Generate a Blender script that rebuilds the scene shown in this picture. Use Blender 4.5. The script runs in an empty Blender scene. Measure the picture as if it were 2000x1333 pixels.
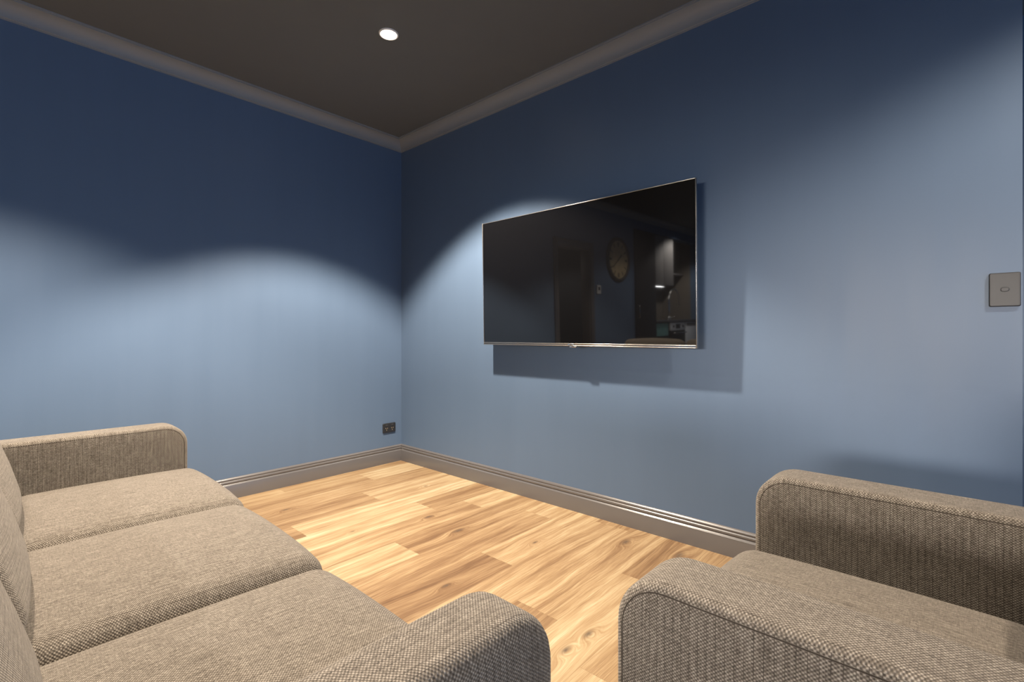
import bpy, bmesh, math, random
from mathutils import Vector, Matrix
random.seed(7)
PI = math.pi
scn = bpy.context.scene
COL = scn.collection

# ------------------------------------------------------------------ helpers
def link(o, parent=None):
    COL.objects.link(o)
    if parent is not None:
        o.parent = parent
    return o

def thing(name, label, cat, loc=(0, 0, 0), rot=(0, 0, 0), group=None):
    o = bpy.data.objects.new(name, None)
    o.empty_display_size = 0.1
    o.location = loc
    o.rotation_euler = rot
    link(o)
    o['label'] = label
    o['category'] = cat
    if group:
        o['group'] = group
    return o

def box_uv(bm, off=(0, 0)):
    uv = bm.loops.layers.uv.verify()
    bm.normal_update()
    for f in bm.faces:
        n = f.normal
        a = max(range(3), key=lambda i: abs(n[i]))
        for l in f.loops:
            c = l.vert.co
            if a == 2:
                l[uv].uv = (c.x + off[0], c.y + off[1])
            elif a == 1:
                l[uv].uv = (c.x + off[0], c.z + off[1])
            else:
                l[uv].uv = (c.y + off[0], c.z + off[1])

def obj(name, bm, mat, parent=None, smooth=True, uvoff=(0, 0), angle=None):
    box_uv(bm, uvoff)
    me = bpy.data.meshes.new(name)
    bm.normal_update()
    bm.to_mesh(me)
    bm.free()
    for m in (mat if isinstance(mat, (list, tuple)) else [mat]):
        me.materials.append(m)
    if smooth:
        me.polygons.foreach_set('use_smooth', [True] * len(me.polygons))
        if angle is not None:
            me.set_sharp_from_angle(angle=angle)
    o = bpy.data.objects.new(name, me)
    return link(o, parent)

def struct(name, bm, mat, parent=None, smooth=False, angle=None):
    o = obj(name, bm, mat, parent, smooth, angle=angle)
    if parent is None:
        o['kind'] = 'structure'
    return o

def box(bm, lo, hi, bev=0.0, seg=2):
    x0, y0, z0 = lo
    x1, y1, z1 = hi
    if bev <= 0:
        vs = [bm.verts.new(p) for p in ((x0, y0, z0), (x1, y0, z0), (x1, y1, z0), (x0, y1, z0),
                                        (x0, y0, z1), (x1, y0, z1), (x1, y1, z1), (x0, y1, z1))]
        for f in ((0, 3, 2, 1), (4, 5, 6, 7), (0, 1, 5, 4), (1, 2, 6, 5), (2, 3, 7, 6), (3, 0, 4, 7)):
            bm.faces.new([vs[i] for i in f])
        return bm
    t = bmesh.new()
    box(t, lo, hi)
    bmesh.ops.bevel(t, geom=list(t.edges), offset=bev, segments=seg, profile=0.5, affect='EDGES')
    me = bpy.data.meshes.new('tmp')
    t.to_mesh(me)
    t.free()
    bm.from_mesh(me)
    bpy.data.meshes.remove(me)
    return bm

def B(lo, hi, bev=0.0, seg=2):
    return box(bmesh.new(), lo, hi, bev, seg)

def tube(bm, pts, r, n=8, closed=False, caps=True):
    pts = [Vector(p) for p in pts]
    N = len(pts)
    rings = []
    prev = None
    for i, p in enumerate(pts):
        if closed:
            t = pts[(i + 1) % N] - pts[i - 1]
        else:
            t = pts[min(i + 1, N - 1)] - pts[max(i - 1, 0)]
        t.normalize()
        if prev is None:
            a = Vector((0, 0, 1)) if abs(t.z) < 0.9 else Vector((1, 0, 0))
            u = t.cross(a).normalized()
        else:
            u = (prev - t * prev.dot(t)).normalized()
        prev = u
        v = t.cross(u)
        rr = r[i] if isinstance(r, (list, tuple)) else r
        rings.append([bm.verts.new(p + (u * math.cos(2 * PI * k / n) + v * math.sin(2 * PI * k / n)) * rr) for k in range(n)])
    M = N if closed else N - 1
    for i in range(M):
        a, b = rings[i], rings[(i + 1) % N]
        for k in range(n):
            bm.faces.new((a[k], a[(k + 1) % n], b[(k + 1) % n], b[k]))
    if caps and not closed:
        bm.faces.new(list(reversed(rings[0])))
        bm.faces.new(rings[-1])
    return bm

def lathe(bm, prof, n=48, center=(0, 0, 0), cap_first=False, cap_last=False):
    cx, cy, cz = center
    rings = []
    for r, z in prof:
        rings.append([bm.verts.new((cx + r * math.cos(2 * PI * k / n), cy + r * math.sin(2 * PI * k / n), cz + z)) for k in range(n)])
    for a, b in zip(rings, rings[1:]):
        for k in range(n):
            bm.faces.new((a[k], a[(k + 1) % n], b[(k + 1) % n], b[k]))
    if cap_first:
        bm.faces.new(list(reversed(rings[0])))
    if cap_last:
        bm.faces.new(rings[-1])
    bmesh.ops.recalc_face_normals(bm, faces=list(bm.faces))
    return bm

def rrect(a0, a1, b0, b1, rad, n=8):
    """rounded rectangle, radii for corners (a1,b1),(a0,b1),(a0,b0),(a1,b0), counter-clockwise"""
    cs = [(a1, b1, 0, rad[0]), (a0, b1, 90, rad[1]), (a0, b0, 180, rad[2]), (a1, b0, 270, rad[3])]
    out = []
    for (a, b, ang, r) in cs:
        sa = 1 if ang in (0, 270) else -1
        sb = 1 if ang in (0, 90) else -1
        ca, cb = a - sa * r, b - sb * r
        for k in range(n + 1):
            t = math.radians(ang + 90 * k / n)
            out.append((ca + r * math.cos(t), cb + r * math.sin(t)))
    return out

def slab(bm, w0, w1, a0, a1, b0, b1, rad, r, puff=0.0, axis='X', n=8, es=5):
    """a rounded slab: rounded-rectangle profile in the (a,b) plane, extruded w0..w1 with rolled edges"""
    def prof(d):
        return rrect(a0 + d, a1 - d, b0 + d, b1 - d, [max(q - d, 0.002) for q in rad], n)
    def put(w, p):
        if axis == 'X':
            return (w, p[0], p[1])
        if axis == 'Y':
            return (p[0], w, p[1])
        return (p[0], p[1], w)
    layers = []
    inner = min(a1 - a0, b1 - b0) * 0.5 - 0.004
    steps = [0.75, 0.5, 0.28, 0.1]
    for s in reversed(steps[::-1]):
        d = r + (inner - r) * s
        layers.append((w0 - puff * (s / 0.75) ** 0.6 * 0.9, d))
    for k in range(es + 1):
        t = PI / 2 * k / es
        layers.append((w0 + r - r * math.cos(t), r - r * math.sin(t)))
    nm = 6
    for k in range(1, nm):
        layers.append((w0 + r + (w1 - w0 - 2 * r) * k / nm, 0))
    for k in range(es + 1):
        t = PI / 2 * (1 - k / es)
        layers.append((w1 - r + r * math.cos(t), r - r * math.sin(t)))
    for s in steps[::-1]:
        d = r + (inner - r) * s
        layers.append((w1 + puff * (s / 0.75) ** 0.6 * 0.9, d))
    rings = []
    for w, d in layers:
        rings.append([bm.verts.new(put(w, p)) for p in prof(d)])
    for a, b in zip(rings, rings[1:]):
        m = len(a)
        for k in range(m):
            bm.faces.new((a[k], a[(k + 1) % m], b[(k + 1) % m], b[k]))
    bm.faces.new(rings[0])
    bm.faces.new(rings[-1])
    bmesh.ops.recalc_face_normals(bm, faces=list(bm.faces))
    return bm

def axis_pts(h, r, es, ms):
    inner = h - r
    left = [-h + 0.0] + [-inner - r * math.tan(PI / 4 * (1 - k / es)) for k in range(1, es)]
    mid = [-inner + 2 * inner * k / ms for k in range(ms + 1)]
    return left + mid + [-q for q in reversed(left)]

def cushion(w, d, h, r, es=5, ms=12):
    """rounded block centred at the origin; returns a bmesh"""
    bm = bmesh.new()
    H = (w / 2, d / 2, h / 2)
    ax = [axis_pts(H[i], r, es, ms if i < 2 else 4) for i in range(3)]
    def sph(p):
        q = [max(-(H[i] - r), min(H[i] - r, p[i])) for i in range(3)]
        v = Vector([p[i] - q[i] for i in range(3)])
        return Vector(q) + v.normalized() * r if v.length > 1e-9 else Vector(p)
    for a in range(3):
        b, c = (a + 1) % 3, (a + 2) % 3
        for s in (-1, 1):
            g = []
            for u in ax[b]:
                row = []
                for v in ax[c]:
                    p = [0, 0, 0]
                    p[a], p[b], p[c] = s * H[a], u, v
                    row.append(bm.verts.new(sph(p)))
                g.append(row)
            for i in range(len(g) - 1):
                for j in range(len(g[0]) - 1):
                    f = (g[i][j], g[i + 1][j], g[i + 1][j + 1], g[i][j + 1])
                    bm.faces.new(f if s > 0 else tuple(reversed(f)))
    bmesh.ops.remove_doubles(bm, verts=list(bm.verts), dist=1e-5)
    return bm

def extrude_profile(bm, prof, p0, p1, out, m0=0.0, m1=0.0):
    """run a (projection, height) profile along the wall from p0 to p1; m = mitre factor at either end"""
    p0, p1, out = Vector(p0), Vector(p1), Vector(out)
    d = (p1 - p0).normalized()
    A = [bm.verts.new(p0 + out * a + Vector((0, 0, b)) + d * (a * m0)) for a, b in prof]
    Z = [bm.verts.new(p1 + out * a + Vector((0, 0, b)) - d * (a * m1)) for a, b in prof]
    m = len(prof)
    for k in range(m):
        bm.faces.new((A[k], A[(k + 1) % m], Z[(k + 1) % m], Z[k]))
    bm.faces.new(A)
    bm.faces.new(list(reversed(Z)))
    bmesh.ops.recalc_face_normals(bm, faces=list(bm.faces))
    return bm

# ------------------------------------------------------------------ materials
class NT:
    def __init__(self, name):
        self.m = bpy.data.materials.new(name)
        self.m.use_nodes = True
        self.t = self.m.node_tree
        self.t.nodes.clear()
        self.out = self.t.nodes.new('ShaderNodeOutputMaterial')
        self.b = self.t.nodes.new('ShaderNodeBsdfPrincipled')
        self.t.links.new(self.b.outputs[0], self.out.inputs[0])
    def n(self, typ, **kw):
        nd = self.t.nodes.new('ShaderNode' + typ)
        for k, v in kw.items():
            setattr(nd, k, v)
        return nd
    def l(self, a, b):
        self.t.links.new(a, b)
    def val(self, sock, v):
        if hasattr(v, 'links') or isinstance(v, bpy.types.NodeSocket):
            self.l(v, sock)
        else:
            sock.default_value = v
    def math(self, op, a, b=0.0, c=0.0, clamp=False):
        nd = self.n('Math', operation=op, use_clamp=clamp)
        for i, v in enumerate((a, b, c)):
            self.val(nd.inputs[i], v)
        return nd.outputs[0]
    def mix(self, fac, a, b, blend='MIX'):
        nd = self.n('Mix', data_type='RGBA', blend_type=blend)
        self.val(nd.inputs[0], fac)
        self.val(nd.inputs[6], a)
        self.val(nd.inputs[7], b)
        return nd.outputs[2]
    def ramp(self, fac, stops, interp='LINEAR'):
        nd = self.n('ValToRGB')
        nd.color_ramp.interpolation = interp
        els = nd.color_ramp.elements
        while len(els) < len(stops):
            els.new(0.5)
        for e, (p, c) in zip(els, stops):
            e.position = p
            e.color = c if len(c) == 4 else (*c, 1)
        self.l(fac, nd.inputs[0])
        return nd.outputs[0]
    def noise(self, vec, scale, detail=3.0, rough=0.5, dist=0.0):
        nd = self.n('TexNoise')
        nd.inputs['Scale'].default_value = scale
        nd.inputs['Detail'].default_value = detail
        nd.inputs['Roughness'].default_value = rough
        nd.inputs['Distortion'].default_value = dist
        if vec is not None:
            self.l(vec, nd.inputs['Vector'])
        return nd.outputs['Fac']
    def mapping(self, vec, scale=(1, 1, 1), loc=(0, 0, 0), rot=(0, 0, 0)):
        nd = self.n('Mapping')
        nd.inputs['Scale'].default_value = scale
        nd.inputs['Location'].default_value = loc
        nd.inputs['Rotation'].default_value = rot
        self.l(vec, nd.inputs['Vector'])
        return nd.outputs[0]
    def bump(self, h, strength, dist=0.01):
        nd = self.n('Bump')
        nd.inputs['Strength'].default_value = strength
        nd.inputs['Distance'].default_value = dist
        self.l(h, nd.inputs['Height'])
        self.l(nd.outputs[0], self.b.inputs['Normal'])
    def set(self, **kw):
        for k, v in kw.items():
            s = self.b.inputs[k.replace('_', ' ')]
            self.val(s, v)

def rgb(r, g, b):
    return (r, g, b, 1.0)

def simple(name, col, rough=0.5, metal=0.0, spec=0.5, var=0.06, scale=40.0):
    t = NT(name)
    co = t.n('TexCoord').outputs['Object']
    f = t.noise(co, scale, 3)
    c = t.mix(f, rgb(*[q * (1 - var) for q in col]), rgb(*[q * (1 + var) for q in col]))
    t.set(Base_Color=c, Roughness=rough, Metallic=metal)
    t.b.inputs['Specular IOR Level'].default_value = spec
    return t.m

def mat_wall(name, col, rough=0.42, spec=0.35):
    t = NT(name)
    co = t.n('TexCoord').outputs['Object']
    big = t.noise(co, 1.3, 3, 0.5)
    streak = t.noise(t.mapping(co, (9, 9, 0.5)), 1.0, 3, 0.6)
    f = t.math('ADD', t.math('MULTIPLY', big, 0.5), t.math('MULTIPLY', streak, 0.5))
    c = t.mix(f, rgb(*[q * 0.90 for q in col]), rgb(*[q * 1.10 for q in col]))
    t.set(Base_Color=c)
    r = t.math('ADD', rough - 0.07, t.math('MULTIPLY', streak, 0.14))
    t.set(Roughness=r)
    t.b.inputs['Specular IOR Level'].default_value = spec
    orange = t.noise(co, 260, 2, 0.6)
    hgt = t.math('ADD', t.math('MULTIPLY', orange, 0.25), t.math('MULTIPLY', streak, 0.6))
    t.bump(hgt, 0.12, 0.004)
    return t.m

KNOTS = [(1.417, -0.649, 1.15), (0.449, -1.114, 0.9), (1.152, -0.632, 0.9), (2.394, -0.934, 1.0), (2.13, -0.193, 1.2),
         (2.385, -0.165, 1.5), (2.386, -1.052, 0.9), (1.793, -1.05, 0.7), (1.803, -0.494, 0.6), (0.70, -0.30, 0.6),
         (1.02, -1.02, 0.5)]
def mat_floor():
    t = NT('oak_plank_vinyl')
    co = t.n('TexCoord').outputs['Object']
    at = t.n('Attribute', attribute_name='plank')
    sep = t.n('SeparateColor')
    t.l(at.outputs['Color'], sep.inputs[0])
    tone, rnd, edge = sep.outputs[0], sep.outputs[1], sep.outputs[2]
    off = t.n('CombineXYZ')
    t.l(t.math('MULTIPLY', rnd, 31.0), off.inputs[0])
    t.l(t.math('MULTIPLY', rnd, 57.0), off.inputs[1])
    t.l(t.math('MULTIPLY', rnd, 13.0), off.inputs[2])
    va = t.n('VectorMath', operation='ADD')
    t.l(co, va.inputs[0]); t.l(off.outputs[0], va.inputs[1])
    v = va.outputs[0]
    warp = t.noise(t.mapping(v, (3, 1.2, 1)), 1.0, 3, 0.55)
    # knots pull the grain around themselves
    sp = t.n('SeparateXYZ'); t.l(co, sp.inputs[0])
    knot_core, knot_halo = None, None
    for kx, ky, ks in KNOTS:
        dx = t.math('DIVIDE', t.math('SUBTRACT', sp.outputs[0], kx), 0.010 * ks)
        dy = t.math('DIVIDE', t.math('SUBTRACT', sp.outputs[1], ky), 0.024 * ks)
        d2 = t.math('ADD', t.math('MULTIPLY', dx, dx), t.math('MULTIPLY', dy, dy))
        core = t.math('EXPONENT', t.math('MULTIPLY', d2, -1.0))
        halo = t.math('EXPONENT', t.math('MULTIPLY', d2, -0.13))
        knot_core = core if knot_core is None else t.math('MAXIMUM', knot_core, core)
        knot_halo = halo if knot_halo is None else t.math('MAXIMUM', knot_halo, halo)
    wv = t.n('CombineXYZ')
    t.l(t.math('ADD', t.math('MULTIPLY', t.math('SUBTRACT', warp, 0.5), 0.10), t.math('MULTIPLY', knot_halo, 0.05)), wv.inputs[0])
    va2 = t.n('VectorMath', operation='ADD')
    t.l(v, va2.inputs[0]); t.l(wv.outputs[0], va2.inputs[1])
    v2 = va2.outputs[0]
    bands = t.noise(t.mapping(v2, (24, 0.7, 1)), 1.0, 3, 0.5)       # broad light/dark streaks along the board
    fine = t.noise(t.mapping(v2, (110, 3.2, 1)), 1.0, 4, 0.65)       # grain
    pore = t.noise(t.mapping(v2, (420, 11, 1)), 1.0, 2, 0.6)
    patch = t.noise(t.mapping(v, (5, 1.6, 1)), 1.0, 2, 0.5)
    f = t.math('ADD', t.math('MULTIPLY', t.math('SUBTRACT', tone, 0.5), 0.42), t.math('MULTIPLY', t.math('SUBTRACT', bands, 0.5), 0.95))
    f = t.math('ADD', f, t.math('MULTIPLY', t.math('SUBTRACT', fine, 0.5), 0.80))
    f = t.math('ADD', f, t.math('MULTIPLY', t.math('SUBTRACT', pore, 0.5), 0.55))
    f = t.math('ADD', f, t.math('MULTIPLY', t.math('SUBTRACT', patch, 0.5), 0.5))
    f = t.math('ADD', f, 0.5)
    f = t.math('SUBTRACT', f, t.math('MULTIPLY', knot_halo, 0.10))
    ring = t.math('SINE', t.math('MULTIPLY', t.math('LOGARITHM', t.math('ADD', knot_halo, 1e-4), 2.718), 9.0))
    f = t.math('ADD', f, t.math('MULTIPLY', t.math('MULTIPLY', ring, knot_halo), 0.06))
    c = t.ramp(f, [(0.0, FL[0]), (0.28, FL[1]), (0.55, FL[2]), (0.8, FL[3]), (1.0, FL[4])])
    strk = t.noise(t.mapping(v2, (150, 2.4, 1)), 1.0, 3, 0.7)
    strk = t.math('MULTIPLY', t.math('SUBTRACT', strk, 0.56), 7.0, clamp=True)
    c = t.mix(t.math('MULTIPLY', strk, t.math('MULTIPLY_ADD', patch, 0.5, 0.08)), c, rgb(0.20, 0.105, 0.045))
    kn = t.math('MULTIPLY', knot_core, t.math('ADD', 0.35, t.math('MULTIPLY', t.noise(t.mapping(co, (90, 40, 1)), 1.0, 4, 0.7), 1.0)))
    c = t.mix(t.math('MULTIPLY', kn, 1.0, clamp=True), c, rgb(0.085, 0.06, 0.042))
    c = t.mix(t.math('MULTIPLY', edge, 0.45), c, rgb(0.16, 0.09, 0.04))
    t.set(Base_Color=c, Roughness=t.math('ADD', 0.42, t.math('MULTIPLY', fine, 0.15)))
    t.b.inputs['Specular IOR Level'].default_value = 0.35
    t.bump(t.math('SUBTRACT', t.math('MULTIPLY', fine, 0.4), t.math('MULTIPLY', edge, 1.0)), 0.15, 0.002)
    return t.m
FL = [(0.110, 0.058, 0.027), (0.200, 0.120, 0.060), (0.315, 0.215, 0.115), (0.425, 0.33, 0.198), (0.51, 0.44, 0.31)]

def mat_fabric(name, dark, mid, light, rot=0.0):
    """taupe tweed: woven flecks in offset rows, darker rib lines every 15 mm, slubs"""
    t = NT(name)
    uv = t.n('TexCoord').outputs['UV']
    m = t.mapping(uv, (1, 1, 1), (0, 0, 0), (0, 0, rot))
    wob = t.n('VectorMath', operation='ADD')
    nz = t.n('TexNoise'); nz.inputs['Scale'].default_value = 55; nz.inputs['Detail'].default_value = 1
    t.l(m, nz.inputs['Vector'])
    sc = t.n('VectorMath', operation='SCALE'); sc.inputs['Scale'].default_value = 0.0013
    t.l(nz.outputs['Color'], sc.inputs[0])
    t.l(m, wob.inputs[0]); t.l(sc.outputs[0], wob.inputs[1])
    v = wob.outputs[0]
    sv = t.n('SeparateXYZ'); t.l(v, sv.inputs[0])
    su = t.math('SINE', t.math('MULTIPLY', sv.outputs[0], 2 * PI / 0.0062))
    sw_ = t.math('SINE', t.math('MULTIPLY', sv.outputs[1], 2 * PI / 0.0052))
    prod = t.math('MULTIPLY', su, sw_)
    cell = t.n('TexVoronoi'); cell.feature = 'F1'
    cell.inputs['Scale'].default_value = 1.0
    t.l(t.mapping(v, (1 / 0.0045, 1 / 0.0042, 1)), cell.inputs['Vector'])
    cbw = t.n('RGBToBW'); t.l(cell.outputs['Color'], cbw.inputs[0])
    dots = t.math('MULTIPLY_ADD', prod, 0.5, 0.5)
    thread = t.math('MULTIPLY', dots, t.math('MULTIPLY_ADD', cbw.outputs[0], 0.7, 0.62))
    slub_a = t.noise(t.mapping(m, (45, 420, 1)), 1.0, 2, 0.6)
    slub_b = t.noise(t.mapping(m, (330, 14, 1)), 1.0, 2, 0.6)
    blot = t.noise(m, 26, 3, 0.6)
    sx = t.n('SeparateXYZ'); t.l(v, sx.inputs[0])
    rib = t.math('ABSOLUTE', t.math('SUBTRACT', t.math('FRACT', t.math('DIVIDE', sx.outputs[0], 0.0124)), 0.5))
    ribl = t.math('MULTIPLY', t.math('GREATER_THAN', rib, 0.45), t.math('GREATER_THAN', slub_b, 0.40))
    f = t.math('MULTIPLY', thread, 0.62)
    f = t.math('ADD', f, t.math('MULTIPLY', t.math('SUBTRACT', slub_a, 0.5), 0.45))
    f = t.math('ADD', f, t.math('MULTIPLY', t.math('SUBTRACT', slub_b, 0.5), 0.55))
    f = t.math('ADD', f, t.math('MULTIPLY', t.math('SUBTRACT', blot, 0.5), 0.12))
    f = t.math('SUBTRACT', f, t.math('MULTIPLY', ribl, 0.22))
    f = t.math('ADD', f, 0.20)
    c = t.ramp(f, [(0.05, dark), (0.5, mid), (0.95, light)])
    t.set(Base_Color=c, Roughness=0.92)
    t.b.inputs['Specular IOR Level'].default_value = 0.15
    t.b.inputs['Sheen Weight'].default_value = 0.12
    t.b.inputs['Sheen Roughness'].default_value = 0.5
    h = t.math('ADD', thread, t.math('MULTIPLY', slub_a, 0.6))
    t.bump(t.math('SUBTRACT', h, t.math('MULTIPLY', ribl, 0.5)), 0.55, 0.0018)
    return t.m

def mat_emit(name, col, s):
    t = NT(name)
    t.set(Base_Color=rgb(0.9, 0.9, 0.9))
    t.b.inputs['Emission Color'].default_value = rgb(*col)
    t.b.inputs['Emission Strength'].default_value = s
    return t.m

M_wall = mat_wall('blue_wall_paint', (0.100, 0.152, 0.239))
M_hall = mat_wall('dark_hall_paint', (0.05, 0.055, 0.065))
M_ceil = mat_wall('charcoal_ceiling_paint', (0.138, 0.150, 0.158), 0.7, 0.15)
M_corn = simple('grey_cornice_paint', (0.245, 0.262, 0.275), 0.5, 0, 0.3, 0.03, 8)
M_skirt = simple('grey_satin_trim_paint', (0.112, 0.107, 0.109), 0.24, 0, 1.0, 0.04, 6)
M_floor = mat_floor()
M_fab = mat_fabric('taupe_tweed', rgb(0.028, 0.022, 0.017), rgb(0.140, 0.121, 0.100), rgb(0.355, 0.322, 0.276))
M_fabT = mat_fabric('taupe_tweed_crosswise', rgb(0.028, 0.022, 0.017), rgb(0.140, 0.121, 0.100), rgb(0.355, 0.322, 0.276), PI / 2)
M_seam = simple('dark_seam_thread', (0.035, 0.026, 0.018), 0.9)
M_foot = simple('black_sofa_foot', (0.02, 0.018, 0.016), 0.4)
M_screen = simple('black_glass_screen', (0.004, 0.004, 0.0045), 0.03, 0, 0.85, 0.02, 3)
M_bezel = simple('champagne_metal_bezel', (0.40, 0.385, 0.37), 0.28, 0.9, 0.5, 0.03, 20)
M_black = simple('black_plastic', (0.012, 0.012, 0.013), 0.45, 0, 0.4)
M_plate = simple('charcoal_switch_plastic', (0.040, 0.041, 0.044), 0.42, 0, 0.4, 0.03)
M_platedk = simple('dark_plate_edge', (0.018, 0.02, 0.024), 0.5)
M_glint = simple('socket_slot_highlight', (0.75, 0.60, 0.38), 0.3, 0.6)  # pale warm colour paints lit highlights into the slots
M_white = simple('white_trim_plastic', (0.72, 0.71, 0.69), 0.45)
M_lens = mat_emit('lit_lamp_lens', (1.0, 0.90, 0.76), 26.0)
M_darkcab = simple('dark_cabinet_laminate', (0.018, 0.018, 0.02), 0.4, 0, 0.3)
M_greycab = simple('grey_cabinet_laminate', (0.22, 0.21, 0.20), 0.4, 0, 0.4)
M_stone = simple('dark_stone_worktop', (0.10, 0.10, 0.105), 0.25, 0, 0.5, 0.2, 60)
M_splash = simple('taupe_splashback', (0.19, 0.165, 0.135), 0.35, 0, 0.4, 0.1, 12)
M_steel = simple('brushed_steel', (0.72, 0.70, 0.66), 0.22, 1.0)
M_ovenw = simple('white_appliance_enamel', (0.82, 0.84, 0.86), 0.3)
M_teal = simple('teal_cloth', (0.16, 0.34, 0.33), 0.9, 0, 0.2, 0.15, 30)
M_clock = simple('aged_clock_face', (0.52, 0.40, 0.22), 0.7, 0, 0.3, 0.25, 14)
M_wood = simple('dark_bronze', (0.03, 0.024, 0.018), 0.5)

# ------------------------------------------------------------------ camera (level, 2-point perspective)
F_PX, HZ = 943.0, 655.0
CAM = Vector((3.2938, -2.3235, 1.0125))
cd = bpy.data.cameras.new('camera')
cd.sensor_width = 36.0
cd.lens = F_PX / 2000.0 * 36.0
cd.shift_y = -(666.5 - HZ) / 2000.0
cd.clip_start = 0.02
cam = bpy.data.objects.new('camera', cd)
link(cam)
fwd = Vector((-0.6678, 0.7443, 0)).normalized()
right = Vector((fwd.y, -fwd.x, 0))
cam.matrix_world = Matrix(((right.x, 0, -fwd.x, CAM.x), (right.y, 0, -fwd.y, CAM.y), (0, 1, 0, CAM.z), (0, 0, 0, 1)))
scn.camera = cam

# ------------------------------------------------------------------ room shell
H = 2.575          # ceiling
XE = 3.485         # free end of the television wall
YD0, YD1, ZD = -2.345, -3.03, 1.97   # doorway beside the sofa
YK0, YK1 = -4.18, -6.52             # kitchen recess in the left wall

# floor: one mesh of planks (rows run along Y), tone stored per plank
def build_floor():
    bm = bmesh.new()
    lay = bm.loops.layers.float_color.new('plank')
    x0, w = 0.125 - 0.195, 0.195
    L = 1.42
    known = {0: (-0.985, .25, .78), 1: (-0.458, .78, .28), 2: (-1.35, .50, .45), 3: (-0.660, .82, .30), 4: (-1.205, .86, .18),
             5: (-0.537, .30, .95), 6: (-1.75, .55, .45), 7: (-0.951, .30, 1.0), 8: (-0.201, .72, .42), 9: (-0.745, .80, .15),
             10: (-0.067, .15, .62), 11: (-0.94, .55, .25), 12: (-0.485, .18, .80), 13: (-1.09, .35, .75)}
    eps = 0.0007
    k0, k1 = -9, 35
    for k in range(k0, k1):
        xa, xb = x0 + k * w, x0 + (k + 1) * w
        if k in known:
            j, tf, tn = known[k]
        else:
            j, tf, tn = -random.random() * L, random.random(), random.random()
        n = -6
        while True:
            ya = j - L * (n + 1)
            yb = j - L * n
            n += 1
            if yb > 1.2:
                yb2 = 1.2
            else:
                yb2 = yb
            if ya > 1.2:
                continue
            ya2 = max(ya, -7.0)
            if yb2 <= -7.0:
                break
            if abs(ya - j) < 1e-6:
                tone = tf
            elif abs(yb - j) < 1e-6:
                tone = tn
            else:
                tone = random.random()
            rnd = random.random()
            c = (tone, rnd, 0.0, 1)
            q = [(xa + eps, ya2 + eps), (xb - eps, ya2 + eps), (xb - eps, yb2 - eps), (xa + eps, yb2 - eps)]
            o = [(xa, ya2), (xb, ya2), (xb, yb2), (xa, yb2)]
            vi = [bm.verts.new((x, y, 0)) for x, y in q]
            vo = [bm.verts.new((x, y, 0)) for x, y in o]
            f = bm.faces.new(vi)
            for l in f.loops:
                l[lay] = c
            for i in range(4):
                g = bm.faces.new((vo[i], vo[(i + 1) % 4], vi[(i + 1) % 4], vi[i]))
                for l in g.loops:
                    l[lay] = (tone, rnd, 1.0, 1)
    # solid underside so the floor has thickness
    box(bm, (x0 + k0 * w, -7.0, -0.1), (x0 + k1 * w, 1.2, -0.004))
    return bm
floor = struct('floor', build_floor(), M_floor)
struct('ceiling', B((-1.9, -7.0, H), (6.76, 1.2, H + 0.1)), M_ceil)

# left wall: solid up to the doorway, over it, on to the kitchen recess and above it
bm = bmesh.new()
T = 0.12
box(bm, (-T, YD0, 0), (0, T, H))
box(bm, (-T, YD1, ZD), (0, YD0, H))
box(bm, (-T, YK0, 0), (0, YD1, H))
box(bm, (-T, YK1, 2.37), (0, YK0, H))
box(bm, (-T, -7.0, 0), (0, YK1, H))
struct('wall_left', bm, M_wall)
bm = bmesh.new()
box(bm, (0, 0, 0), (XE, T, H), 0.0)
struct('wall_right', bm, M_wall)
struct('wall_rear', B((0, -7.1, 0), (6.76, -7.0, H)), M_wall)
struct('wall_far', B((-T, 1.1, 0), (6.76, 1.2, H)), M_wall)
# dark hallway beyond the doorway
bm = bmesh.new()
box(bm, (-1.75, -3.9, 0), (-1.65, -1.4, H))
box(bm, (-1.65, -1.5, 0), (-T, -1.4, H))
box(bm, (-1.65, -3.9, 0), (-T, -3.8, H))
struct('wall_hall', bm, M_hall)
# kitchen recess
bm = bmesh.new()
box(bm, (-0.72, YK1, 0), (-0.66, YK0, H))
box(bm, (-0.66, YK1 - 0.06, 0), (-T, YK1, H))
box(bm, (-0.66, YK0, 0), (-T, YK0 + 0.06, H))
struct('wall_kitchen', bm, M_splash)

# cornice: cove with a small fillet at both edges
def cove():
    p, d = 0.085, 0.079
    pr = [(0, -d), (0.006, -d), (0.006, -d + 0.006)]
    a0, b0 = 0.012, -d + 0.008
    a1, b1 = p - 0.008, -0.011
    for k in range(11):
        t = PI / 2 * k / 10
        # concave quarter: centre on the room side, below
        pr.append((a1 - (a1 - a0) * math.cos(t), b0 + (b1 - b0) * math.sin(t)))
    pr += [(p - 0.008, -0.006), (p, -0.006), (p, 0), (0, 0)]
    return pr
bm = extrude_profile(bmesh.new(), cove(), (0, 0, H), (0, -7.0, H), (1, 0, 0), 1, 0)
struct('trim_1', bm, M_corn, smooth=True, angle=0.6)
bm = extrude_profile(bmesh.new(), cove(), (0, 0, H), (XE, 0, H), (0, -1, 0), 1, 0)
struct('trim_2', bm, M_corn, smooth=True, angle=0.6)

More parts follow.
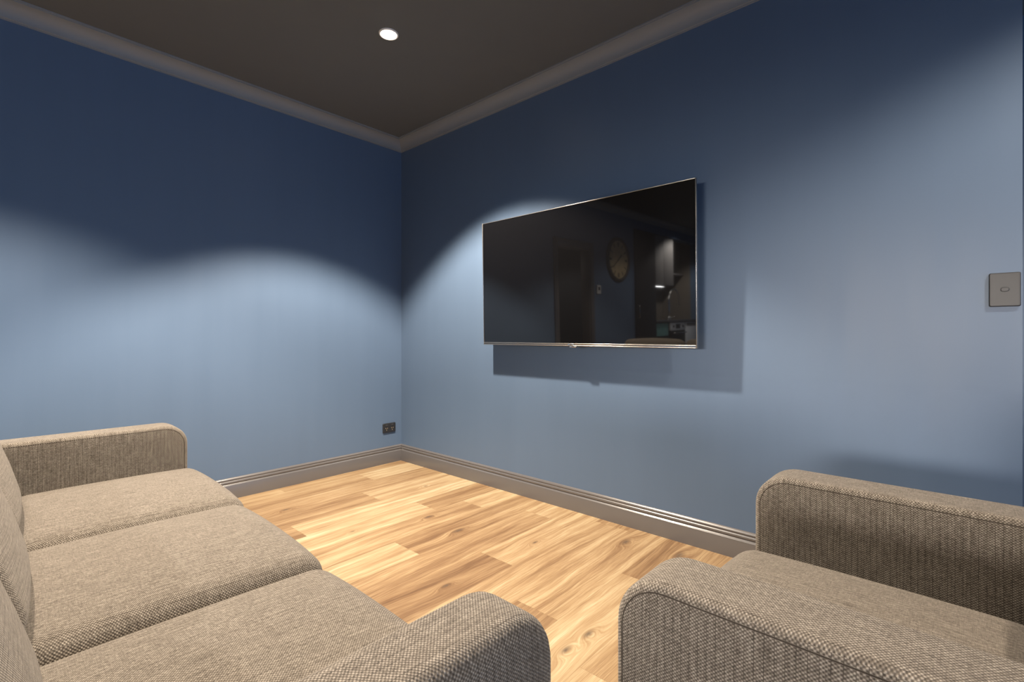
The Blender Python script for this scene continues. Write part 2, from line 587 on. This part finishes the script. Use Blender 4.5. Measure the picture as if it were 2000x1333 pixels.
# baseboard: flat face, ledge, bead, ledge, bead
def skirt():
    h = 0.129
    pr = [(0, 0), (0.021, 0), (0.021, 0.084), (0.0204, 0.0858), (0.0190, 0.0870), (0.0130, 0.0905), (0.0122, 0.0920)]
    for k in range(11):
        t = -PI / 2.4 + PI / 1.35 * k / 10
        pr.append((0.0098 + 0.0056 * math.cos(t), 0.1015 + 0.0090 * math.sin(t)))
    pr += [(0.0085, 0.1120), (0.0088, 0.1132), (0.0112, 0.1145), (0.0117, 0.1165), (0.0113, 0.1195), (0.0098, 0.1225), (0.0070, 0.1258), (0.003, h), (0, h)]
    return pr
bm = extrude_profile(bmesh.new(), skirt(), (0, 0, 0), (0, YD0 + 0.07, 0), (1, 0, 0), 1, 0)
struct('baseboard_left', bm, M_skirt, smooth=True, angle=0.7)
bm = extrude_profile(bmesh.new(), skirt(), (0, 0, 0), (XE, 0, 0), (0, -1, 0), 1, 0)
struct('baseboard_right', bm, M_skirt, smooth=True, angle=0.7)

# door surround of the doorway beside the sofa, lining inside the opening
door = bpy.data.objects.new('door_1', None)
link(door)
door['kind'] = 'structure'
for (a, b) in ((YD0 + 0.07, YD0 - 0.004), (YD1 + 0.004, YD1 - 0.07)):
    bm = bmesh.new()
    box(bm, (0.0005, min(a, b), 0), (0.018, max(a, b), ZD + 0.07), 0.004)
    box(bm, (0.0005, min(a, b) + 0.02, 0), (0.024, max(a, b) - 0.02, ZD + 0.05), 0.004)
    obj('architrave', bm, M_skirt, door)
bm = bmesh.new()
box(bm, (0.0005, YD1 - 0.07, ZD - 0.004), (0.0175, YD0 + 0.07, ZD + 0.07), 0.004)
obj('architrave', bm, M_skirt, door)
bm = bmesh.new()
box(bm, (-T - 0.002, YD0 - 0.02, 0), (0.0, YD0 - 0.0005, ZD), 0.002)
box(bm, (-T - 0.002, YD1 + 0.0005, 0), (0.0, YD1 + 0.02, ZD), 0.002)
box(bm, (-T - 0.002, YD1 + 0.02, ZD - 0.02), (0.0, YD0 - 0.02, ZD - 0.0005), 0.002)
obj('lining', bm, M_skirt, door)

# ------------------------------------------------------------------ upholstery: sofa and armchair from the same set
AW, AD = 0.13, 0.93       # arm width, depth
def seat_cushion(cw, flip=0.0):
    d, h, r = 0.595, 0.175, 0.062
    bm = cushion(cw - 0.002, d, h, r, 6, 14)
    for v in bm.verts:
        x, y = v.co.x / (cw / 2), v.co.y / (d / 2)
        if v.co.z > 0:
            k = (1 - abs(x) ** 2.6) * (1 - 0.55 * abs(y) ** 2.2)
            v.co.z += 0.026 * k
        if v.co.y > d / 2 - 0.1:                    # front swells a little
            v.co.y += 0.022 * (1 - x * x) * max(0, 1 - abs(v.co.z / (h / 2)) ** 2)
    return bm
def back_cushion(cw):
    d, h, r = 0.17, 0.47, 0.06
    bm = cushion(cw - 0.003, d, h, r, 6, 14)
    for v in bm.verts:
        x, z = v.co.x / (cw / 2), v.co.z / (h / 2)
        if v.co.y > 0:
            v.co.y += 0.030 * (1 - abs(x) ** 2.4) * (1 - 0.6 * abs(z) ** 2.0)
        if v.co.z > 0:
            v.co.z += 0.015 * (1 - abs(x) ** 2)
    return bm

def lounge(name, label, cat, n, cw, loc, rz, AH, plain_outer=False):
    root = thing(name, label, cat, loc, (0, 0, rz))
    W = 2 * AW + n * cw
    # arms (local x across, front towards +y, front plane y = 0)
    for i, xa in enumerate((0.0, W - AW)):
        soft = plain_outer and i == 1
        bm = slab(bmesh.new(), xa, xa + AW, -AD, 0.0, 0.10, AH, (0.085, 0.05, 0.032, 0.035) if soft else (0.085, 0.05, 0.018, 0.02), 0.030 if soft else 0.017, 0.006, 'X', 10, 5)
        arm = obj('armrest', bm, M_fab, root, uvoff=(0.37 * i, 0.11 * i))
        sb = bmesh.new()
        for xs, sgn in ((xa + 0.0012, -1), (xa + AW - 0.0012, 1)):
            if soft:
                continue
            dd = 0.0145
            pts = rrect(-AD + dd, 0.0 - dd, 0.10 + dd, AH - dd, [0.0705, 0.036, 0.002, 0.006], 10)
            tube(sb, [(xs - sgn * 0.0005, p[0], p[1]) for p in pts], 0.0017, 6, closed=True)
        if not soft:
            obj('seam', sb, M_seam, arm)
    # base frame
    bm = B((AW + 0.001, -AD + 0.03, 0.10), (W - AW - 0.001, -0.035, 0.262), 0.012, 3)
    obj('seat_frame', bm, M_fab, root)
    # back frame
    bm = slab(bmesh.new(), AW + 0.001, W - AW - 0.001, -AD, -AD + 0.12, 0.264, 0.74, (0.03, 0.05, 0.01, 0.01), 0.012, 0.0, 'X', 6, 4)
    obj('back_frame', bm, M_fab, root)
    for i in range(n):
        cx = AW + cw * (i + 0.5)
        bm = seat_cushion(cw)
        bmesh.ops.translate(bm, verts=list(bm.verts), vec=(cx, -0.262 - 0.012 * i, 0.262 + 0.0875))
        obj('seat_cushion', bm, M_fab, root, uvoff=(0.013 * i, 0.29 * i))
        bm = back_cushion(cw)
        M = Matrix.Translation((cx, -0.677, 0.640)) @ Matrix.Rotation(math.radians(19), 4, 'X')
        bm.transform(M)
        obj('back_cushion', bm, M_fabT, root, uvoff=(0.21 * i, 0.17 * i))
    for xl in (0.06, W - 0.06):
        for yl in (-0.07, -AD + 0.08):
            bm = lathe(bmesh.new(), [(0.018, 0.0), (0.019, 0.004), (0.027, 0.1)], 20, (xl, yl, 0.0), True, True)
            obj('leg', bm, M_foot, root)
    return root

sofa = lounge('sofa', 'taupe tweed three-seat sofa along the left, facing the wall-mounted television', 'sofa',
              3, 0.64, (0.692, -1.692, 0), math.radians(-1.5), 0.624, True)
chair = lounge('armchair', 'taupe tweed armchair at lower right, with one wide seat between two square arms', 'armchair',
               1, 0.61, (2.893, -1.628, 0), math.radians(89.3), 0.634)

# ------------------------------------------------------------------ television
TVW, TVH = 1.392, 0.785
tilt = 0.020
tv = thing('wall_mounted_television', 'large black flat-screen television with thin champagne bezel, mounted on the blue wall', 'television',
           (1.052 + TVW / 2, -0.100, 0.951), (tilt, 0, 0))
# local frame: x across, z up from bottom edge, y = 0 is the screen face, +y towards the wall
w2 = TVW / 2
bm = bmesh.new()
box(bm, (-w2 + 0.004, 0.0015, 0.016), (w2 - 0.004, 0.010, TVH - 0.004))
obj('screen', bm, M_screen, tv, smooth=False)
bm = bmesh.new()
fr = [(-w2, 0.0), (w2, 0.0), (w2, TVH), (-w2, TVH)]
box(bm, (-w2, -0.001, 0.0), (-w2 + 0.004, 0.014, TVH), 0.001)
box(bm, (w2 - 0.004, -0.001, 0.0), (w2, 0.014, TVH), 0.001)
box(bm, (-w2 + 0.004, -0.001, TVH - 0.004), (w2 - 0.004, 0.014, TVH), 0.001)
obj('bezel', bm, M_bezel, tv)
bm = bmesh.new()
box(bm, (-w2 + 0.004, -0.003, 0.0105), (w2 - 0.004, 0.012, 0.016), 0.0015)
box(bm, (-w2 + 0.004, 0.000, 0.0045), (w2 - 0.004, 0.012, 0.0105), 0.0)
box(bm, (-w2 + 0.004, -0.002, 0.0), (w2 - 0.004, 0.012, 0.0045), 0.0015)
b2 = obj('bottom_trim', bm, M_bezel, tv)
bm = bmesh.new()
box(bm, (-0.026, -0.0055, 0.0035), (0.012, -0.001, 0.0150), 0.0012)
box(bm, (-0.014, -0.0055, -0.007), (0.030, 0.006, 0.0035), 0.0012)
obj('badge', bm, M_steel, tv)
bm = B((-w2 + 0.006, 0.0101, 0.004), (w2 - 0.006, 0.026, TVH - 0.006), 0.003)
obj('rear_panel', bm, M_black, tv)
bm = bmesh.new()
box(bm, (-0.42, 0.0261, 0.05), (0.42, 0.055, 0.47), 0.012)
obj('rear_housing', bm, M_black, tv)
bm = bmesh.new()
for xs in (-0.2, 0.2):
    box(bm, (xs - 0.02, 0.0551, 0.10), (xs + 0.02, 0.072, 0.44), 0.002)
box(bm, (-0.30, 0.0715, 0.22), (0.30, 0.090, 0.34), 0.002)
obj('wall_bracket', bm, M_black, tv)

# ------------------------------------------------------------------ power outlet (left wall) and light switch (right wall)
po = thing('power_outlet', 'black double power outlet low on the left wall near the corner', 'power outlet', (0.0, -0.120, 0.277), (0, 0, 0))
bm = slab(bmesh.new(), 0.0, 0.010, -0.058, 0.058, -0.037, 0.037, (0.008,) * 4, 0.003, 0.0, 'X', 5, 3)
obj('face_plate', bm, M_platedk, po)
for s in (-1, 1):
    cy = s * 0.026
    bm = slab(bmesh.new(), 0.0101, 0.0125, cy - 0.010, cy + 0.010, 0.015, 0.028, (0.003,) * 4, 0.0008, 0.0, 'X', 4, 2)
    obj('rocker', bm, M_plate, po)
    bm = bmesh.new()
    for (dy, dz, a) in ((-0.0075, 0.002, 0.5), (0.0075, 0.002, -0.5), (0, -0.0125, 0)):
        t = bmesh.new()
        box(t, (0.0101, -0.0016, -0.0042), (0.0108, 0.0016, 0.0042))
        t.transform(Matrix.Translation((0, cy + dy, dz - 0.004)) @ Matrix.Rotation(a, 4, 'X'))
        me = bpy.data.meshes.new('tmp'); t.to_mesh(me); t.free(); bm.from_mesh(me); bpy.data.meshes.remove(me)
    obj('socket_slots', bm, M_glint, po, smooth=False)

sw = thing('light_switch', 'dark grey square light switch plate at the right end of the blue wall', 'light switch', (3.443, 0.0, 1.166), (0, 0, 0))
bm = slab(bmesh.new(), -0.006, -0.0001, -0.038, 0.038, -0.057, 0.057, (0.005,) * 4, 0.001, 0.0, 'Y', 5, 3)
obj('back_plate', bm, M_platedk, sw)
bm = slab(bmesh.new(), -0.013, -0.0061, -0.0375, 0.0375, -0.0565, 0.0565, (0.006,) * 4, 0.002, 0.0, 'Y', 6, 4)
obj('face_plate', bm, M_plate, sw)
bm = slab(bmesh.new(), -0.0152, -0.0131, -0.010, 0.010, -0.0065, 0.0065, (0.0062,) * 4, 0.0012, 0.0, 'Y', 6, 3)
obj('rocker', bm, M_plate, sw)
bm = slab(bmesh.new(), -0.01335, -0.0131, -0.0118, 0.0118, -0.0083, 0.0083, (0.008,) * 4, 0.0001, 0.0, 'Y', 6, 2)
obj('rocker_gap', bm, M_platedk, sw)

# ------------------------------------------------------------------ downlight in view
LX, LY = 1.147, -0.888
dl = thing('downlight', 'lit round recessed downlight in the charcoal ceiling', 'downlight', (LX, LY, H))
bm = lathe(bmesh.new(), [(0.040, -0.001), (0.041, -0.006), (0.047, -0.006), (0.050, -0.003), (0.050, -0.0002)], 48)
obj('trim_ring', bm, M_white, dl)
bm = bmesh.new()
prof = [(0.0395 * math.sin(PI / 2 * k / 8), -0.0030 - 0.009 * math.cos(PI / 2 * k / 8)) for k in range(1, 9)]
lathe(bm, prof + [(0.0395, -0.0005)], 48, (0, 0, 0), True, False)
obj('lens', bm, M_lens, dl)

# ------------------------------------------------------------------ things seen in the dark screen
th = thing('wall_mounted_thermostat', 'small white wall thermostat beside the doorway, seen reflected in the screen', 'thermostat', (0.0, -3.21, 1.47))
bm = slab(bmesh.new(), 0.0001, 0.018, -0.045, 0.045, -0.055, 0.055, (0.006,) * 4, 0.003, 0, 'X', 4, 3)
obj('case', bm, M_white, th)
obj('display', B((0.0181, -0.022, -0.010), (0.0188, 0.022, 0.032)), M_black, th, smooth=False)

ck = thing('wall_clock', 'large round clock with aged cream face and dark rim, reflected in the screen', 'clock', (0.0, -3.72, 1.885))
RX = Matrix.Rotation(PI / 2, 4, 'Y')
bm = lathe(bmesh.new(), [(0.262, 0.012), (0.262, 0.0005)], 64, (0, 0, 0), True, True); bm.transform(RX)
obj('face', bm, M_clock, ck, angle=0.5)
bm = lathe(bmesh.new(), [(0.255, 0.0121), (0.258, 0.03), (0.285, 0.034), (0.300, 0.02), (0.300, 0.0006), (0.2625, 0.0006)], 64); bm.transform(RX)
obj('rim', bm, M_wood, ck)
for i in range(12):
    t = bmesh.new()
    wd = 0.010 if i % 3 else 0.018
    vs = [t.verts.new(p) for p in ((0.0128, -wd, 0.235), (0.0128, wd, 0.235), (0.0128, wd * 0.6, 0.175), (0.0128, -wd * 0.6, 0.175))]
    t.faces.new(vs)
    bmesh.ops.solidify(t, geom=list(t.faces), thickness=0.001)
    t.transform(Matrix.Rotation(2 * PI * i / 12, 4, 'X'))
    obj('hour_mark', t, M_wood, ck, smooth=False)
for nm, a, ln, wd in (('hour_hand', 0.9, 0.12, 0.009), ('minute_hand', -2.2, 0.18, 0.006)):
    bm = B((0.0137, -wd, -0.03), (0.0150, wd, ln)); bm.transform(Matrix.Rotation(a, 4, 'X'))
    obj(nm, bm, M_wood, ck, smooth=False)

def cab(name, label, lo, hi, mat, doors, handle=True):
    """cabinet whose doors face +x"""
    base = ((lo[0] + hi[0]) / 2, (lo[1] + hi[1]) / 2, lo[2])
    r = thing(name, label, 'cabinet', base)
    o = Vector(base)
    def rel(p):
        return tuple(Vector(p) - o)
    obj('carcass', B(rel(lo), rel((hi[0] - 0.021, hi[1], hi[2])), 0.001), mat, r, smooth=False)
    n = doors
    w = (hi[1] - lo[1]) / n
    for i in range(n):
        y0, y1 = lo[1] + w * i + 0.002, lo[1] + w * (i + 1) - 0.002
        d = obj('door', B(rel((hi[0] - 0.020, y0, lo[2] + 0.004)), rel((hi[0], y1, hi[2] - 0.004)), 0.002), mat, r)
        if handle:
            zc = (lo[2] + hi[2]) / 2
            yy = y1 - 0.05 if i % 2 == 0 else y0 + 0.05
            hb = bmesh.new()
            tube(hb, [rel((hi[0] + 0.0005, yy, zc - 0.10)), rel((hi[0] + 0.03, yy, zc - 0.09)), rel((hi[0] + 0.03, yy, zc + 0.09)), rel((hi[0] + 0.0005, yy, zc + 0.10))], 0.005, 8)
            obj('handle', hb, M_steel, d)
    return r
cab('tall_cabinet', 'tall black pantry cabinet beyond the clock, reflected in the screen', (-0.655, -4.83, 0.0), (0.02, YK0 - 0.005, 2.365), M_darkcab, 1)
cab('wall_cabinet', 'grey two-door kitchen wall cabinet reflected above the counter', (-0.655, -5.57, 1.60), (-0.02, -4.835, 2.365), M_greycab, 2, False)
cab('base_cabinet', 'dark kitchen base cabinet under the left end of the reflected counter', (-0.655, -5.385, 0.0), (-0.03, -4.835, 1.005), M_darkcab, 1, False)
wt = obj('worktop', B((-0.655, YK1 + 0.005, 1.008), (0.0, -4.835, 1.045), 0.003), M_stone)
wt['label'] = 'dark stone kitchen worktop carrying the tap, reflected in the screen'; wt['category'] = 'worktop'
sh = obj('wall_shelf', B((-0.655, YK1 + 0.005, 1.835), (-0.25, -5.575, 1.860), 0.002), M_greycab)
sh['label'] = 'thin grey kitchen shelf beside the wall cabinet, reflected in the screen'; sh['category'] = 'shelf'
tl = thing('tea_towel', 'teal tea towel hanging on the reflected base cabinet', 'towel', (-0.029, -5.08, 0.80))
bm = bmesh.new()
N = 24
fr0 = []
for j in range(2):
    z = 0.0 if j == 0 else 0.20
    fr0.append([bm.verts.new((0.004 + 0.006 * (1 + math.sin(i * 1.1)) * (1 if j == 0 else 0.5), -0.25 + 0.5 * i / N, z)) for i in range(N + 1)])
for i in range(N):
    bm.faces.new((fr0[0][i], fr0[0][i + 1], fr0[1][i + 1], fr0[1][i]))
obj('cloth', bm, M_teal, tl)
def appliance(name, label, cat, y0, y1, kind):
    r = thing(name, label, cat, (-0.30, (y0 + y1) / 2, 0.0))
    h = (y1 - y0) / 2
    obj('body', B((-0.30, -h, 0.05), (0.262, h, 1.003), 0.002), M_darkcab, r, smooth=False)
    if kind == 'oven':
        obj('control_panel', B((0.2625, -h + 0.004, 0.87), (0.285, h - 0.004, 1.000), 0.003), M_ovenw, r)
        obj('display', B((0.2852, -0.09, 0.90), (0.2865, 0.09, 0.975)), M_black, r, smooth=False)
        for s in (-1, 1):
            bm = lathe(bmesh.new(), [(0.018, 0.0), (0.016, 0.02)], 24, (0, 0, 0), True, True); bm.transform(Matrix.Translation((0.2853, s * 0.19, 0.935)) @ RX)
            obj('knob', bm, M_black, r)
        d = obj('door', B((0.2625, -h + 0.004, 0.10), (0.285, h - 0.004, 0.865), 0.003), M_darkcab, r)
        bm = bmesh.new(); tube(bm, [(0.2852, -h + 0.06, 0.83), (0.33, -h + 0.06, 0.83), (0.33, h - 0.06, 0.83), (0.2852, h - 0.06, 0.83)], 0.010, 10)
        obj('handle', bm, M_steel, d)
    else:
        d = obj('door', B((0.2625, -h + 0.004, 0.10), (0.285, h - 0.004, 1.000), 0.004), M_ovenw, r)
        obj('control_strip', B((0.2852, -h + 0.03, 0.93), (0.2862, h - 0.03, 0.985)), M_greycab, r, smooth=False)
    return r
appliance('oven', 'built-in oven with white control panel, reflected near the right edge of the screen', 'oven', -6.00, -5.40, 'oven')
appliance('dishwasher', 'white dishwasher front right of the oven in the reflection', 'dishwasher', -6.50, -6.03, 'dw')
tp = thing('kitchen_tap', 'tall gooseneck chrome kitchen tap on the dark worktop, reflected in the screen', 'tap', (-0.12, -5.60, 1.0455))
bm = bmesh.new()
pts = [(0, 0, 0.0), (0, 0, 0.15), (0, 0, 0.32)]
R = 0.20
for k in range(1, 15):
    a = PI - (PI * 0.95) * k / 14
    pts.append((0, -R - R * math.cos(a), 0.32 + R * math.sin(a)))
pts.append((0, -0.41, 0.25))
tube(bm, pts, 0.013, 12)
obj('spout', bm, M_steel, tp)
obj('base', lathe(bmesh.new(), [(0.028, 0.0), (0.028, 0.05), (0.016, 0.06)], 24, (0, 0, 0.0), True, True), M_steel, tp)
bm = tube(bmesh.new(), [(0.02, 0, 0.035), (0.10, 0, 0.06)], 0.006, 10)
obj('lever', bm, M_steel, tp)

# ------------------------------------------------------------------ lights
def spot(name, loc, energy, ang, blend, col=(1.0, 0.86, 0.70), r=0.035, tilt=(0, 0)):
    d = bpy.data.lights.new(name, 'SPOT')
    d.energy = energy
    d.color = col
    d.spot_size = math.radians(ang)
    d.spot_blend = blend
    d.shadow_soft_size = r
    o = bpy.data.objects.new(name, d)
    o.location = loc
    # tilt: degrees towards +y, degrees towards +x
    v = Vector((math.tan(math.radians(tilt[1])), math.tan(math.radians(tilt[0])), -1.0))
    o.rotation_euler = v.to_track_quat('-Z', 'Y').to_euler()
    return link(o)
E0 = 300.0
ZL = H - 0.03
WARM = (1.0, 0.84, 0.665)
spot('lamp_downlight', (LX, LY, ZL), E0 * 1.85, 108, 0.30, WARM, tilt=(-1.0, 3.0))
spot('lamp_downlight', (4.25, -0.95, ZL), E0 * 0.52, 140, 0.38, WARM)
spot('lamp_downlight', (1.25, -2.45, ZL), E0 * 0.95, 110, 0.40, WARM)
for kx in (1.3, 2.9, 4.5):
    spot('lamp_kitchen_fill', (kx, -4.9, ZL), 30, 150, 0.35, (1.0, 0.95, 0.90), r=0.06)  # unseen spots added on the kitchen side to fill the lower walls
a = bpy.data.lights.new('lamp_rear_fill', 'AREA'); a.shape = 'RECTANGLE'; a.size = 2.7; a.size_y = 0.5; a.energy = 9; a.color = (1.0, 0.90, 0.80); a.spread = math.radians(24)  # soft fill lamp added at the rear; there is no window here
o = bpy.data.objects.new('lamp_rear_fill', a); o.location = (3.15, -6.95, 1.38); o.rotation_euler = (PI / 2 - math.radians(4.5), 0, 0); link(o)
spot('lamp_kitchen_fill', (1.3, -3.9, ZL), 110, 132, 0.30, (1.0, 0.92, 0.82))  # unseen spot added to brighten the clock wall in the reflection
spot('lamp_kitchen_fill', (0.35, -5.6, ZL), 260, 130, 0.4, (1.0, 0.95, 0.90))  # unseen spot added to brighten the reflected kitchen
spot('lamp_hall_fill', (-0.9, -2.9, ZL), 140, 110, 0.4, (1.0, 0.9, 0.8))  # unseen lamp added to light the hall behind the doorway
a = bpy.data.lights.new('lamp_under_cabinet', 'AREA'); a.shape = 'RECTANGLE'; a.size = 0.05; a.size_y = 0.5; a.energy = 5
o = bpy.data.objects.new('lamp_under_cabinet', a); o.location = (-0.15, -5.2, 1.59); link(o)

w = bpy.data.worlds.new('world')
scn.world = w
w.use_nodes = True
bg = w.node_tree.nodes['Background']
bg.inputs[0].default_value = (0.26, 0.54, 1.0, 1)
bg.inputs[1].default_value = 1.45

scn.view_settings.view_transform = 'Standard'
scn.view_settings.look = 'None'
scn.view_settings.exposure = 0.0
